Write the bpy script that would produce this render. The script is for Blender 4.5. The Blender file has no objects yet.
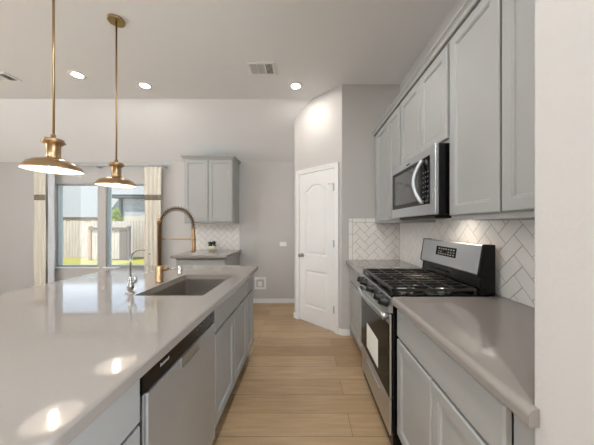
import bpy, bmesh, math, random
from mathutils import Vector, Matrix
random.seed(7)
C = bpy.context.scene.collection
sc = bpy.context.scene
PI = math.pi

# ------------------------------------------------------------------ camera, world, sun, exposure
EYE = 1.32
cam_d = bpy.data.cameras.new('camera')
cam = bpy.data.objects.new('camera', cam_d); C.objects.link(cam)
cam.location = (0, 0, EYE); cam.rotation_euler = (PI/2, 0, 0)
cam_d.sensor_width = 36; cam_d.lens = 250*36/594
cam_d.shift_x = -8/594; cam_d.shift_y = 3.5/594
cam_d.clip_start = 0.02; cam_d.clip_end = 300
sc.camera = cam

w = bpy.data.worlds.new('sky_and_fill'); sc.world = w; w.use_nodes = True
nt = w.node_tree; nt.nodes.clear()
wo = nt.nodes.new('ShaderNodeOutputWorld'); bg = nt.nodes.new('ShaderNodeBackground')
tc = nt.nodes.new('ShaderNodeTexCoord'); sx = nt.nodes.new('ShaderNodeSeparateXYZ'); cr = nt.nodes.new('ShaderNodeValToRGB')
mp = nt.nodes.new('ShaderNodeMapRange'); mp.inputs[1].default_value = -1; mp.inputs[2].default_value = 1
nt.links.new(tc.outputs['Generated'], sx.inputs[0]); nt.links.new(sx.outputs['Z'], mp.inputs[0]); nt.links.new(mp.outputs[0], cr.inputs[0])
e = cr.color_ramp.elements
e[0].position = 0.0; e[0].color = (1.66, 1.73, 1.76, 1)  # glow below the horizon, added as fill light for the ceiling
e[1].position = 1.0; e[1].color = (.30, .42, .62, 1)
n = e.new(.495); n.color = (1.66, 1.73, 1.76, 1)
n = e.new(.505); n.color = (.95, .97, 1.0, 1)
n = e.new(.57); n.color = (.80, .84, .90, 1)
n = e.new(.62); n.color = (.36, .44, .54, 1)
bg.inputs[1].default_value = 1.25
nt.links.new(cr.outputs[0], bg.inputs[0]); nt.links.new(bg.outputs[0], wo.inputs[0])

sun_d = bpy.data.lights.new('sun', 'SUN'); sun_d.energy = 3.0; sun_d.angle = .01; sun_d.color = (1, .95, .86)
sun = bpy.data.objects.new('sun', sun_d); C.objects.link(sun)
sun.rotation_euler = Vector((-.35, -.55, .95)).to_track_quat('Z', 'Y').to_euler()

LAMP = 1.9          # watts of each visible recessed ceiling lamp; added fill lamps use multiples
PEND = 0.4          # watts of each pendant bulb
sc.view_settings.view_transform = 'Standard'
sc.view_settings.look = 'None'
sc.view_settings.gamma = 1
sc.view_settings.use_curve_mapping = False
sc.view_settings.exposure = 1.45

# ------------------------------------------------------------------ materials
def lin(h):
    h = h.lstrip('#')
    v = [int(h[i:i+2], 16)/255 for i in (0, 2, 4)]
    return tuple(((c+.055)/1.055)**2.4 if c > .04045 else c/12.92 for c in v) + (1,)

def mat(name, col, rough=.5, metal=0, var=.04, scale=6, bump=0, bscale=150, coat=0, stretch=None, spec=None, rvar=0):
    m = bpy.data.materials.new(name); m.use_nodes = True
    N, L = m.node_tree.nodes, m.node_tree.links
    b = N['Principled BSDF']
    b.inputs['Roughness'].default_value = rough; b.inputs['Metallic'].default_value = metal
    if coat: b.inputs['Coat Weight'].default_value = coat; b.inputs['Coat Roughness'].default_value = .08
    if spec is not None: b.inputs['Specular IOR Level'].default_value = spec
    t = N.new('ShaderNodeTexCoord'); mpg = N.new('ShaderNodeMapping')
    if stretch: mpg.inputs['Scale'].default_value = stretch
    L.new(t.outputs['Object'], mpg.inputs[0])
    no = N.new('ShaderNodeTexNoise'); no.inputs['Scale'].default_value = scale; no.inputs['Detail'].default_value = 4
    L.new(mpg.outputs[0], no.inputs['Vector'])
    mx = N.new('ShaderNodeMix'); mx.data_type = 'RGBA'
    c = lin(col) if isinstance(col, str) else col
    mx.inputs[6].default_value = tuple(max(0, k*(1-var)) for k in c[:3])+(1,)
    mx.inputs[7].default_value = tuple(min(1, k*(1+var)) for k in c[:3])+(1,)
    L.new(no.outputs[0], mx.inputs[0]); L.new(mx.outputs[2], b.inputs['Base Color'])
    if rvar:
        mr = N.new('ShaderNodeMapRange'); mr.inputs[3].default_value = rough-rvar; mr.inputs[4].default_value = rough+rvar
        L.new(no.outputs[0], mr.inputs[0]); L.new(mr.outputs[0], b.inputs['Roughness'])
    if bump:
        n2 = N.new('ShaderNodeTexNoise'); n2.inputs['Scale'].default_value = bscale; n2.inputs['Detail'].default_value = 3
        L.new(mpg.outputs[0], n2.inputs['Vector'])
        bp = N.new('ShaderNodeBump'); bp.inputs['Strength'].default_value = bump; bp.inputs['Distance'].default_value = .004
        L.new(n2.outputs[0], bp.inputs['Height']); L.new(bp.outputs[0], b.inputs['Normal'])
    return m

def emis(name, col, strength):
    m = bpy.data.materials.new(name); m.use_nodes = True
    b = m.node_tree.nodes['Principled BSDF']
    b.inputs['Base Color'].default_value = lin(col)
    b.inputs['Emission Color'].default_value = lin(col); b.inputs['Emission Strength'].default_value = strength
    return m

M = {}
M['wall'] = mat('wall_paint', '#c3c0bd', .75, var=.015, bump=.25, bscale=90)
M['ceiling'] = mat('ceiling_paint', '#e9e9e9', .85, var=.01, bump=.15, bscale=90)
M['white'] = mat('white_trim_paint', '#ecebe9', .35, var=.01)
M['cab'] = mat('grey_cabinet_paint', '#a3a3a1', .48, var=.02, scale=3)
M['cabin'] = mat('cabinet_underside_wood', '#a07c55', .6, var=.1)
M['toe'] = mat('toe_kick_paint', '#8d8a86', .6)
M['quartz'] = mat('grey_quartz', '#908983', .055, var=.035, scale=220, rvar=.01)
M['tile'] = mat('white_glazed_tile', '#efebe6', .16, var=.025, scale=7)
M['grout'] = mat('grey_grout', '#7f7972', .9)
M['steel'] = mat('brushed_stainless', '#c8cccf', .32, 1, var=.05, scale=3, stretch=(1, 1, 60))
M['steelv'] = mat('brushed_stainless_panel', '#c6cace', .46, .85, var=.10, scale=2.2)
M['chrome'] = mat('satin_nickel', '#c4c2be', .18, 1)
M['sink'] = mat('dark_stainless_basin', '#a39c95', .42, 1, var=.06)
M['brass'] = mat('brushed_brass', '#ad9270', .28, 1, var=.08, scale=5, stretch=(1, 1, 12))
M['bronze'] = mat('champagne_bronze', '#a88a68', .32, 1, var=.05)
M['spring'] = mat('spring_bronze', '#866a4e', .3, 1)
M['black'] = mat('black_enamel', '#0a0a0a', .2, var=.1, spec=.3)
M['blackm'] = mat('black_plastic', '#0d0d0d', .4, var=.1)
M['glassb'] = mat('black_oven_glass', '#0c0b0b', .10, var=.05, spec=.08)
M['mwglass'] = mat('tinted_microwave_glass', '#1c1b1b', .05, var=.05, spec=1.0)
M['iron'] = mat('cast_iron', '#4a4846', .30, .7, var=.2, scale=40)
M['mark'] = mat('silver_print', '#a8a8a8', .4)
M['key'] = mat('dim_key_print', '#5c5b5a', .4)
M['paper'] = mat('paper', '#eeeae2', .7, var=.02)
M['lens'] = emis('lamp_lens', '#fff6ea', 9)
M['bulb'] = emis('lamp_bulb', '#fff0dc', 9)
M['shadein'] = mat('white_enamel_inside', '#f4f2ee', .35)
M['shaft'] = mat('dark_duct', '#4c4b49', .8)
M['vinyl'] = mat('grey_window_vinyl', '#aab2ba', .4)
M['drape'] = mat('linen_drape', '#e4ded1', .85, var=.05, scale=30, stretch=(1, 1, .2), bump=.1, bscale=400)
M['band'] = mat('woven_band', '#8f8174', .85, var=.1, scale=40)
M['sheer'] = mat('white_sheer', '#e6e8ec', .8)
M['leafd'] = mat('dark_succulent_leaf', '#2f3b2a', .5, var=.3, scale=20)
M['pot'] = mat('cream_pot', '#e2d8c4', .5)
M['soil'] = mat('potting_soil', '#3c2f25', .9)
M['door'] = mat('white_door_paint', '#e9e8e6', .32, var=.01)
# outside
M['fence'] = mat('weathered_fence', '#a0958a', .85, var=.38, scale=3, stretch=(6, 6, .5))
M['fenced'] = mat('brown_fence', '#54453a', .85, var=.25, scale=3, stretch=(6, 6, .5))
M['post'] = mat('cedar_post', '#96704e', .8, var=.15)
M['lawn'] = mat('lawn_grass', '#8c8438', .9, var=.3, scale=9)
M['roof'] = mat('blue_grey_shingles', '#7b7a77', .9, var=.16, scale=5, stretch=(1, 3, 3))
M['fascia'] = mat('dark_fascia', '#3c3a3a', .6)
M['brown'] = mat('brown_fascia', '#6b574a', .6)
M['siding'] = mat('cream_siding', '#a89e8f', .8)
M['leaf'] = mat('yellow_green_leaf', '#84922e', .7, var=.3, scale=8)
M['bark'] = mat('bark', '#5b4a3c', .9)

def brickmat(name, c1, c2, cm, sw, sh, ms=.012, rough=.8, off=(0, 0, 0), rot=(0, 0, 0), grain=False):
    m = bpy.data.materials.new(name); m.use_nodes = True
    N, L = m.node_tree.nodes, m.node_tree.links
    b = N['Principled BSDF']; b.inputs['Roughness'].default_value = rough
    t = N.new('ShaderNodeTexCoord'); mpg = N.new('ShaderNodeMapping')
    mpg.inputs['Location'].default_value = off; mpg.inputs['Rotation'].default_value = rot
    L.new(t.outputs['Object'], mpg.inputs[0])
    br = N.new('ShaderNodeTexBrick')
    br.inputs['Color1'].default_value = lin(c1); br.inputs['Color2'].default_value = lin(c2); br.inputs['Mortar'].default_value = lin(cm)
    br.inputs['Scale'].default_value = 1; br.inputs['Mortar Size'].default_value = ms; br.inputs['Mortar Smooth'].default_value = .2
    br.inputs['Bias'].default_value = 0; br.inputs['Brick Width'].default_value = sw; br.inputs['Row Height'].default_value = sh
    br.offset = .37; br.offset_frequency = 2
    L.new(mpg.outputs[0], br.inputs['Vector'])
    out = br.outputs['Color']
    if grain:
        m2 = N.new('ShaderNodeMapping'); m2.inputs['Scale'].default_value = (1.2, 14, 1); L.new(t.outputs['Object'], m2.inputs[0])
        no = N.new('ShaderNodeTexNoise'); no.inputs['Scale'].default_value = 2.5; no.inputs['Detail'].default_value = 6; no.inputs['Roughness'].default_value = .6
        L.new(m2.outputs[0], no.inputs['Vector'])
        n3 = N.new('ShaderNodeTexNoise'); n3.inputs['Scale'].default_value = 1.6; n3.inputs['Detail'].default_value = 2; L.new(t.outputs['Object'], n3.inputs['Vector'])
        rp = N.new('ShaderNodeMapRange'); rp.inputs[1].default_value = .3; rp.inputs[2].default_value = .7; rp.inputs[3].default_value = .82; rp.inputs[4].default_value = 1.14
        L.new(no.outputs[0], rp.inputs[0])
        r3 = N.new('ShaderNodeMapRange'); r3.inputs[1].default_value = .3; r3.inputs[2].default_value = .7; r3.inputs[3].default_value = .90; r3.inputs[4].default_value = 1.08
        L.new(n3.outputs[0], r3.inputs[0])
        mu = N.new('ShaderNodeMath'); mu.operation = 'MULTIPLY'; L.new(rp.outputs[0], mu.inputs[0]); L.new(r3.outputs[0], mu.inputs[1])
        vm = N.new('ShaderNodeVectorMath'); vm.operation = 'SCALE'
        L.new(out, vm.inputs[0]); L.new(mu.outputs[0], vm.inputs['Scale']); out = vm.outputs[0]
    L.new(out, b.inputs['Base Color'])
    bp = N.new('ShaderNodeBump'); bp.inputs['Strength'].default_value = .25; bp.inputs['Distance'].default_value = .002; bp.invert = True
    L.new(br.outputs['Fac'], bp.inputs['Height']); L.new(bp.outputs[0], b.inputs['Normal'])
    return m
M['wood'] = brickmat('oak_planks', '#b79b79', '#a08260', '#75604a', 1.35, .195, .0022, .38, (.55, -.0075, 0), grain=True)
M['brick'] = brickmat('grey_brick', '#8f9096', '#7a7e86', '#aaa59d', .25, .08, .01, .85, rot=(PI/2, 0, 0))

g = bpy.data.materials.new('window_glass'); g.use_nodes = True
N, L = g.node_tree.nodes, g.node_tree.links; N.clear()
o_ = N.new('ShaderNodeOutputMaterial'); mx = N.new('ShaderNodeMixShader'); tr = N.new('ShaderNodeBsdfTransparent'); gl = N.new('ShaderNodeBsdfGlossy'); fr = N.new('ShaderNodeFresnel')
gl.inputs['Roughness'].default_value = .02; fr.inputs[0].default_value = 1.3; tr.inputs[0].default_value = (.93, .96, .97, 1)
L.new(fr.outputs[0], mx.inputs[0]); L.new(tr.outputs[0], mx.inputs[1]); L.new(gl.outputs[0], mx.inputs[2]); L.new(mx.outputs[0], o_.inputs[0])
M['glass'] = g

# ------------------------------------------------------------------ mesh builder
class MB:
    def __init__(s): s.v = []; s.f = []; s.sm = []
    def add(s, vs, fs, smooth=False):
        k = len(s.v); s.v += [Vector(v) for v in vs]
        for f in fs: s.f.append([i+k for i in f]); s.sm.append(smooth)
        return s
    def box(s, x0, x1, y0, y1, z0, z1):
        x0, x1 = min(x0, x1), max(x0, x1); y0, y1 = min(y0, y1), max(y0, y1); z0, z1 = min(z0, z1), max(z0, z1)
        return s.add([(x0,y0,z0),(x1,y0,z0),(x1,y1,z0),(x0,y1,z0),(x0,y0,z1),(x1,y0,z1),(x1,y1,z1),(x0,y1,z1)],
              [(0,3,2,1),(4,5,6,7),(0,1,5,4),(1,2,6,5),(2,3,7,6),(3,0,4,7)])
    def prism(s, pts, fn, a, b, smooth=False):
        """polygon pts (p,q) extruded; fn(p,q,t)->xyz"""
        n = len(pts)
        vs = [fn(p, q, a) for p, q in pts] + [fn(p, q, b) for p, q in pts]
        s.add(vs, [tuple(range(n)), tuple(range(2*n-1, n-1, -1))])
        k = len(s.v)-2*n
        for i in range(n):
            j = (i+1) % n
            s.f.append([k+i, k+j, k+n+j, k+n+i]); s.sm.append(smooth)
        return s
    def lathe(s, prof, c=(0,0,0), seg=32, axis=None, smooth=True, caps=True):
        """prof of (r, h) along axis (default +Z)"""
        R = Matrix.Identity(3) if axis is None else Vector((0,0,1)).rotation_difference(Vector(axis)).to_matrix()
        c = Vector(c); vs = []; fs = []; n = len(prof)
        for i in range(seg):
            a = 2*PI*i/seg
            for r, h in prof: vs.append(c + R @ Vector((r*math.cos(a), r*math.sin(a), h)))
        for i in range(seg):
            j = (i+1) % seg
            for k in range(n-1): fs.append((i*n+k, j*n+k, j*n+k+1, i*n+k+1))
        s.add(vs, fs, smooth)
        if caps and prof[0][0] > 1e-6: s.add([vs[i*n] for i in range(seg)], [tuple(range(seg))[::-1]])
        if caps and prof[-1][0] > 1e-6: s.add([vs[i*n+n-1] for i in range(seg)], [tuple(range(seg))])
        return s
    def tube(s, path, r, seg=12, caps=True, ry=None):
        P = [Vector(p) for p in path]; n = len(P); rs = r if isinstance(r, (list, tuple)) else [r]*n
        vs = []; up = None
        for i in range(n):
            t = (P[min(i+1, n-1)]-P[max(i-1, 0)]).normalized()
            if up is None: up = Vector((0,0,1)) if abs(t.z) < .9 else Vector((0,1,0))
            a = t.cross(up).normalized(); b = a.cross(t).normalized(); up = b
            for k in range(seg):
                th = 2*PI*k/seg
                vs.append(P[i] + a*math.cos(th)*rs[i] + b*math.sin(th)*(ry or rs[i]))
        fs = [(i*seg+k, i*seg+(k+1) % seg, (i+1)*seg+(k+1) % seg, (i+1)*seg+k) for i in range(n-1) for k in range(seg)]
        s.add(vs, fs, True)
        if caps: s.add(vs[:seg], [tuple(range(seg))[::-1]]); s.add(vs[-seg:], [tuple(range(seg))])
        return s
    def loops(s, ls, closed_ends=(True, True), smooth=False):
        n = len(ls[0]); vs = [v for l in ls for v in l]
        fs = [(i*n+k, i*n+(k+1) % n, (i+1)*n+(k+1) % n, (i+1)*n+k) for i in range(len(ls)-1) for k in range(n)]
        if closed_ends[0]: fs.append(tuple(range(n))[::-1])
        if closed_ends[1]: fs.append(tuple(range((len(ls)-1)*n, len(ls)*n)))
        return s.add(vs, fs, smooth)

WLOC = {}
def build(name, mb, m, parent=None, bevel=0, origin=True, seg=2, merge=True):
    me = bpy.data.meshes.new(name)
    if parent is not None: off = WLOC[parent.name]
    elif origin:
        xs = [v.x for v in mb.v]; ys = [v.y for v in mb.v]; zs = [v.z for v in mb.v]
        off = Vector(((min(xs)+max(xs))/2, (min(ys)+max(ys))/2, min(zs)))
    else: off = Vector((0,0,0))
    me.from_pydata([tuple(v-off) for v in mb.v], [], mb.f)
    me.polygons.foreach_set('use_smooth', mb.sm)
    bm = bmesh.new(); bm.from_mesh(me)
    if merge: bmesh.ops.remove_doubles(bm, verts=bm.verts, dist=1e-5)
    bmesh.ops.recalc_face_normals(bm, faces=bm.faces)
    bm.to_mesh(me); bm.free()
    me.materials.append(M[m] if isinstance(m, str) else m)
    o = bpy.data.objects.new(name, me); C.objects.link(o)
    if parent is not None: o.parent = parent
    else: o.location = off
    WLOC[o.name] = off if parent is None else WLOC[parent.name]
    if bevel:
        b = o.modifiers.new('edge', 'BEVEL'); b.width = bevel; b.segments = seg; b.limit_method = 'ANGLE'; b.angle_limit = math.radians(40)
    return o

def thing(name, label, cat, loc=(0,0,0), group=None):
    o = bpy.data.objects.new(name, None); C.objects.link(o); o.location = loc; o.empty_display_size = .1
    WLOC[o.name] = Vector(loc)
    o['label'] = label; o['category'] = cat
    if group: o['group'] = group
    return o
def tag(o, label, cat, group=None):
    o['label'] = label; o['category'] = cat
    if group: o['group'] = group
    return o
def struct(name, mb, m, parent=None, bevel=0, label=None, cat=None):
    o = build(name, mb, m, parent, bevel, origin=False)
    if parent is None:
        o['kind'] = 'structure'; o['label'] = label; o['category'] = cat
    return o

# facing frames: (u, v, n) -> world
def facing(kind, base):
    if kind == 'L': return lambda u, v, n: Vector((base-n, u, v))      # faces -X
    if kind == 'R': return lambda u, v, n: Vector((base+n, u, v))      # faces +X
    return lambda u, v, n: Vector((u, base-n, v))                      # faces -Y
def front(fn, u0, u1, v0, v1, t=.02, stile=.055, flat=False):
    """a recessed-panel door or drawer front with routed edges"""
    def rect(i, n): return [fn(u0+i, v0+i, n), fn(u1-i, v0+i, n), fn(u1-i, v1-i, n), fn(u0+i, v1-i, n)]
    if flat: prof = [(0,0),(0,t-.005),(.003,t-.0015),(.007,t)]
    else: prof = [(0,0),(0,t-.005),(.003,t-.0015),(.007,t),(stile-.004,t),(stile,t-.003),(stile+.004,t-.003),(stile+.010,t-.010),(stile+.014,t-.010)]
    return MB().loops([rect(i, n) for i, n in prof])

# ------------------------------------------------------------------ dimensions
XW, YF = 1.145, 3.02          # right wall, short wall at the end of the range run
A, B = Vector((.447, 3.02)), Vector((-.152, 3.61))
YB, ZC, YK, ZB = 4.29, 3.03, 3.364, 2.418
Y0, XL = -3.0, -6.4

# ------------------------------------------------------------------ structure
struct('floor', MB().box(XL, 1.5, Y0, YB+.14, -.12, 0), 'wood', label='oak plank floor running across the kitchen aisle', cat='floor')
prof = [(Y0, ZC), (YK, ZC), (YB, ZB), (YB+.14, ZB-.0917), (YB+.14, 3.25), (Y0, 3.25)]
struct('ceiling', MB().prism(prof, lambda p, q, t: Vector((t, p, q)), XL, 1.5), 'ceiling', label='pale ceiling that slopes down to the back wall', cat='ceiling')
# back wall with two window openings
W1, W2, WZ0, WZ1 = (-4.29, -3.56), (-3.423, -2.70), .62, 2.045
mb = MB()
for a, b in ((XL, W1[0]), (W1[1], W2[0]), (W2[1], B.x+.3)): mb.box(a, b, YB, YB+.14, 0, ZB+.02)
for a, b in (W1, W2):
    mb.box(a, b, YB, YB+.14, 0, WZ0); mb.box(a, b, YB, YB+.14, WZ1, ZB+.02)
struct('wall_back', mb, 'wall', label='light grey back wall behind the windows and hutch', cat='wall')
struct('wall_right', MB().box(XW, XW+.12, .43, YF+.2, 0, ZC+.05), 'wall', label='grey wall above the range side cabinets', cat='wall')  # ends early, leaving an opening added to light the island fronts
struct('wall_far', MB().box(A.x+.001, XW+.05, YF, YF+.11, 0, ZC+.05), 'wall', label='short grey wall closing the end of the range counter', cat='wall')
struct('wall_end', MB().box(.52, XW+.02, .425, .570, 0, ZC+.05), 'wall', bevel=.006, label='textured light wall end beside the near counter', cat='wall')
struct('wall_rear', MB().box(XL, 1.5, Y0-.12, Y0, 0, ZC+.05), 'wall', label='unseen grey wall added behind the kitchen to block frontal light', cat='wall')  # unseen; closes the rear to cut frontal light on the sloped ceiling
struct('wall_left', MB().box(-6.4, -6.28, 1.7, YB+.02, 0, ZC+.05).box(-6.4, -6.28, Y0, -.6, 0, ZC+.05), 'wall', label='unseen grey wall left of the windows with a gap added for side light', cat='wall')  # unseen segments; the gap is placed to shape light from the left
# angled pantry wall with door opening
d = (B-A); LEN = d.length; d.normalize(); nrm = Vector((-d.y, d.x))
if nrm.y > 0: nrm = -nrm
def pw(u, v, n): p = A + d*u + nrm*n; return Vector((p.x, p.y, v))
DU0, DU1, DZ = .128*LEN, .872*LEN, 2.04
mb = MB()
def pbox(mb, u0, u1, v0, v1, n0, n1):
    P = [pw(u, v, n) for v in (v0, v1) for (u, n) in ((u0,n0),(u1,n0),(u1,n1),(u0,n1))]
    return mb.add(P, [(0,3,2,1),(4,5,6,7),(0,1,5,4),(1,2,6,5),(2,3,7,6),(3,0,4,7)])
pbox(mb, 0, DU0-.012, 0, ZC+.03, -.11, 0); pbox(mb, DU1+.012, LEN, 0, ZC+.03, -.11, 0); pbox(mb, DU0-.012, DU1+.012, DZ+.012, ZC+.03, -.11, 0)
mb.box(B.x, B.x+.11, B.y+.02, YB+.01, 0, ZC)
struct('wall_pantry', mb, 'wall', label='angled grey wall that holds the white pantry door', cat='wall')
# casing
mb = MB()
CW = .062
for (u0, u1, v0, v1) in ((DU0-CW, DU0-.004, 0, DZ+CW), (DU1+.004, DU1+CW, 0, DZ+CW), (DU0-.004, DU1+.004, DZ+.004, DZ+CW)):
    pbox(mb, u0, u1, v0, v1, 0, .014)
    if u1-u0 < .1:
        pbox(mb, u0 if u0 < .3 else u1-.016, u0+.016 if u0 < .3 else u1, v0, v1, .014, .02)
    else: pbox(mb, u0-CW+.004, u1+CW-.004, v1-.016, v1, .014, .02)
pbox(mb, DU0-.012, DU0-.004, 0, DZ+.01, -.11, .002); pbox(mb, DU1+.004, DU1+.012, 0, DZ+.01, -.11, .002)
struct('trim_1', mb, 'white', bevel=.003, label='white casing around the pantry door', cat='door casing')
# baseboards
BH = .075
struct('baseboard_back', MB().box(XL, B.x, YB-.014, YB, 0, BH), 'white', bevel=.004, label='white baseboard along the back wall', cat='baseboard')
mb = MB(); pbox(mb, -.006, DU0-CW, 0, BH, 0, .014); struct('baseboard_pantry', mb, 'white', bevel=.004, label='white baseboard between pantry door and range run', cat='baseboard')
mb = MB(); pbox(mb, DU1+CW, LEN+.006, 0, BH, 0, .014); struct('baseboard_corner', mb, 'white', bevel=.004, label='short white baseboard at the left corner of the pantry wall', cat='baseboard')
struct('baseboard_far', MB().box(A.x-.004, .545, YF-.014, YF, 0, BH), 'white', bevel=.004, label='short white baseboard beside the range run', cat='baseboard')

# pantry door (arched upper panel, square lower panel)
dw = DU1-DU0
def dpt(u, v, n): return pw(DU0+.003+u, v, n-.028)
def arch(i, n, u0, u1, v0, vs, rise, K=24):
    pts = [dpt(u0+i, v0+i, n), dpt(u1-i, v0+i, n)]
    for k in range(K+1):
        s = 1-2*k/K
        u = (u0+u1)/2 + s*((u1-u0)/2-i)
        b = .5+.5*math.cos(PI*min(1, max(0, (abs(s)-.22)/.74)))
        pts.append(dpt(u, vs-i+rise*b, n))
    return pts
dwid = dw-.006
T = .035
panels = [(.115, dwid-.115, .93, 1.80, .075), (.115, dwid-.115, .225, .72, 0)]
bm_ = bmesh.new()
outer = [(0,.012),(dwid,.012),(dwid,DZ-.004),(0,DZ-.004)]
edges = []
def ring(pts):
    vs = [bm_.verts.new(p) for p in pts]
    for i in range(len(vs)): edges.append(bm_.edges.new((vs[i], vs[(i+1) % len(vs)])))
    return vs
ro = ring([dpt(u, v, T) for u, v in outer])
for p in panels: ring(arch(0, T, *p))
bmesh.ops.triangle_fill(bm_, use_beauty=True, edges=edges)
mb = MB()
bm_.verts.index_update()
mb.add([v.co.copy() for v in bm_.verts], [[v.index for v in f.verts] for f in bm_.faces]); bm_.free()
mb.loops([[dpt(u, v, T) for u, v in outer], [dpt(u, v, 0) for u, v in outer]], (False, True))
for p in panels:
    mb.loops([arch(i, n, *p) for i, n in ((0,T),(.004,T-.002),(.012,T-.010),(.020,T-.010),(.045,T-.003),(.05,T-.003))], (False, True))
door = struct('door_1', mb, 'door', label='white two panel pantry door with an arched top panel', cat='door')
WLOC[door.name] = Vector((0,0,0))
hc = dpt(dwid-.06, .915, T); ax = (nrm.x, nrm.y, 0)
kb = MB().lathe([(.030,0),(.030,.005),(.012,.010),(.012,.034),(.024,.042),(.027,.052),(.022,.062),(0,.065)], hc, 20, ax)
build('door_knob', kb, 'chrome', door)
for z in (1.80, 1.10, .28):
    hb = MB(); p = dpt(-.002, z, T+.002); hb.lathe([(.007,-.045),(.007,.045)], p, 10)
    hb.add([dpt(-.001, z-.044, T+.001), dpt(.022, z-.044, T+.001), dpt(.022, z+.044, T+.001), dpt(-.001, z+.044, T+.001)], [(0,1,2,3)])
    build('hinge', hb, 'vinyl', door)
sb = MB().tube([dpt(.0, 1.85, T+.012), dpt(.075, 1.85, T+.03)], .005, 8); sb.lathe([(0,-.006),(.011,-.006),(.011,.008),(0,.008)], dpt(.075, 1.85, T+.028), 10, ax)
build('hinge_stop', sb, 'white', door)

# windows
for n_, (a, b) in ((1, W1), (2, W2)):
    fy0, fy1 = YB+.03, YB+.09
    mb = MB(); fw = .024
    mb.box(a, a+fw, fy0, fy1, WZ0, WZ1); mb.box(b-fw, b, fy0, fy1, WZ0, WZ1); mb.box(a+fw, b-fw, fy0, fy1, WZ1-fw, WZ1); mb.box(a+fw, b-fw, fy0, fy1, WZ0, WZ0+fw)
    wn = struct('window_%d' % n_, mb, 'vinyl', bevel=.003, label=('left window of the pair in the back wall', 'right window of the pair, half behind the drape')[n_-1], cat='window')
    WLOC[wn.name] = Vector((0,0,0))
    build('window_pane', MB().box(a+fw, b-fw, YB+.058, YB+.062, WZ0+fw, WZ1-fw), 'glass', wn)
    build('window_sill', MB().box(a-.03, b+.03, YB-.025, YB+.03, WZ0-.022, WZ0), 'white', wn, bevel=.004)

# ------------------------------------------------------------------ tile backsplashes
def clip(poly, x0, x1, y0, y1):
    for ax_, val, sg in ((0,x0,1),(0,x1,-1),(1,y0,1),(1,y1,-1)):
        out = []
        for i in range(len(poly)):
            p, q = poly[i], poly[(i+1) % len(poly)]
            dp, dq = sg*(p[ax_]-val), sg*(q[ax_]-val)
            if dp >= 0: out.append(p)
            if dp*dq < 0:
                t = dp/(dp-dq); out.append((p[0]+t*(q[0]-p[0]), p[1]+t*(q[1]-p[1])))
        poly = out
        if len(poly) < 3: return []
    return poly
def area(p): return abs(sum(p[i][0]*p[(i+1) % len(p)][1]-p[(i+1) % len(p)][0]*p[i][1] for i in range(len(p))))/2
def herring(fn, u0, u1, v0, v1, phase=(0,0), border=None, gap=.0014):
    W = .078; g_ = gap; mb = MB(); c = math.sqrt(.5); th = .007
    x0, x1, y0, y1 = u0, u1, v0, v1
    def tile(p):
        if len(p) < 3 or area(p) < 2e-5: return
        cx = sum(q[0] for q in p)/len(p); cy = sum(q[1] for q in p)/len(p)
        ins = []
        for q in p:
            L_ = math.hypot(q[0]-cx, q[1]-cy); k = max(0, 1-.0015/max(L_, .003)); ins.append((cx+(q[0]-cx)*k, cy+(q[1]-cy)*k))
        mb.loops([[fn(a, b, .002) for a, b in p], [fn(a, b, th-.001) for a, b in p], [fn(a, b, th) for a, b in ins]], (False, True))
    if border:
        bw = .05
        if 'left' in border:
            k = v0
            while k < v1-.02: tile([(u0+g_, k+g_), (u0+bw-g_, k+g_), (u0+bw-g_, min(k+.155, v1)-g_), (u0+g_, min(k+.155, v1)-g_)]); k += .155
            x0 = u0+bw
        if 'top' in border:
            k = x0
            while k < u1-.02: tile([(k+g_, v1-bw+g_), (min(k+.155, u1)-g_, v1-bw+g_), (min(k+.155, u1)-g_, v1-g_), (k+g_, v1-g_)]); k += .155
            y1 = v1-bw
    R = int(max(u1-u0, v1-v0)/W)+8
    for i in range(-R, R):
        for j in range(-R, R):
            bx, by = i+4*j, i
            for (ax_, ay_, w_, h_) in ((bx, by, 2, 1), (bx+2, by-1, 1, 2)):
                P = [(ax_*W+g_, ay_*W+g_), ((ax_+w_)*W-g_, ay_*W+g_), ((ax_+w_)*W-g_, (ay_+h_)*W-g_), (ax_*W+g_, (ay_+h_)*W-g_)]
                Q = [((p[0]-p[1])*c+u0+phase[0], (p[0]+p[1])*c+v0+phase[1]) for p in P]
                if max(q[0] for q in Q) < x0 or min(q[0] for q in Q) > x1 or max(q[1] for q in Q) < y0 or min(q[1] for q in Q) > y1: continue
                tile(clip(Q, x0+g_, x1-g_, y0+g_, y1-g_))
    base = MB(); base.loops([[fn(u0, v0, n), fn(u1, v0, n), fn(u1, v1, n), fn(u0, v1, n)] for n in (0, .0055)])
    return mb, base
def backsplash(fn, args, label, **kw):
    mb, base = herring(fn, *args, **kw)
    o = struct('backsplash', base, 'grout', label=label, cat='backsplash'); WLOC[o.name] = Vector((0,0,0))
    t = build('tile_field', mb, 'tile', o, merge=False); t['kind'] = 'structure'
backsplash(facing('L', XW), (.571, YF-.007, .912, 1.40), 'white herringbone tile backsplash behind the range', phase=(.02, .03))
backsplash(facing('F', YF), (.524, XW-.007, .912, 1.414), 'white herringbone tile panel on the short end wall', phase=(.03, .05), border=('left', 'top'))
backsplash(facing('F', YB), (-1.93, -1.118, .912, 1.372), 'white herringbone tile panel under the hutch cabinet', phase=(.05, .02))

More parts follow.
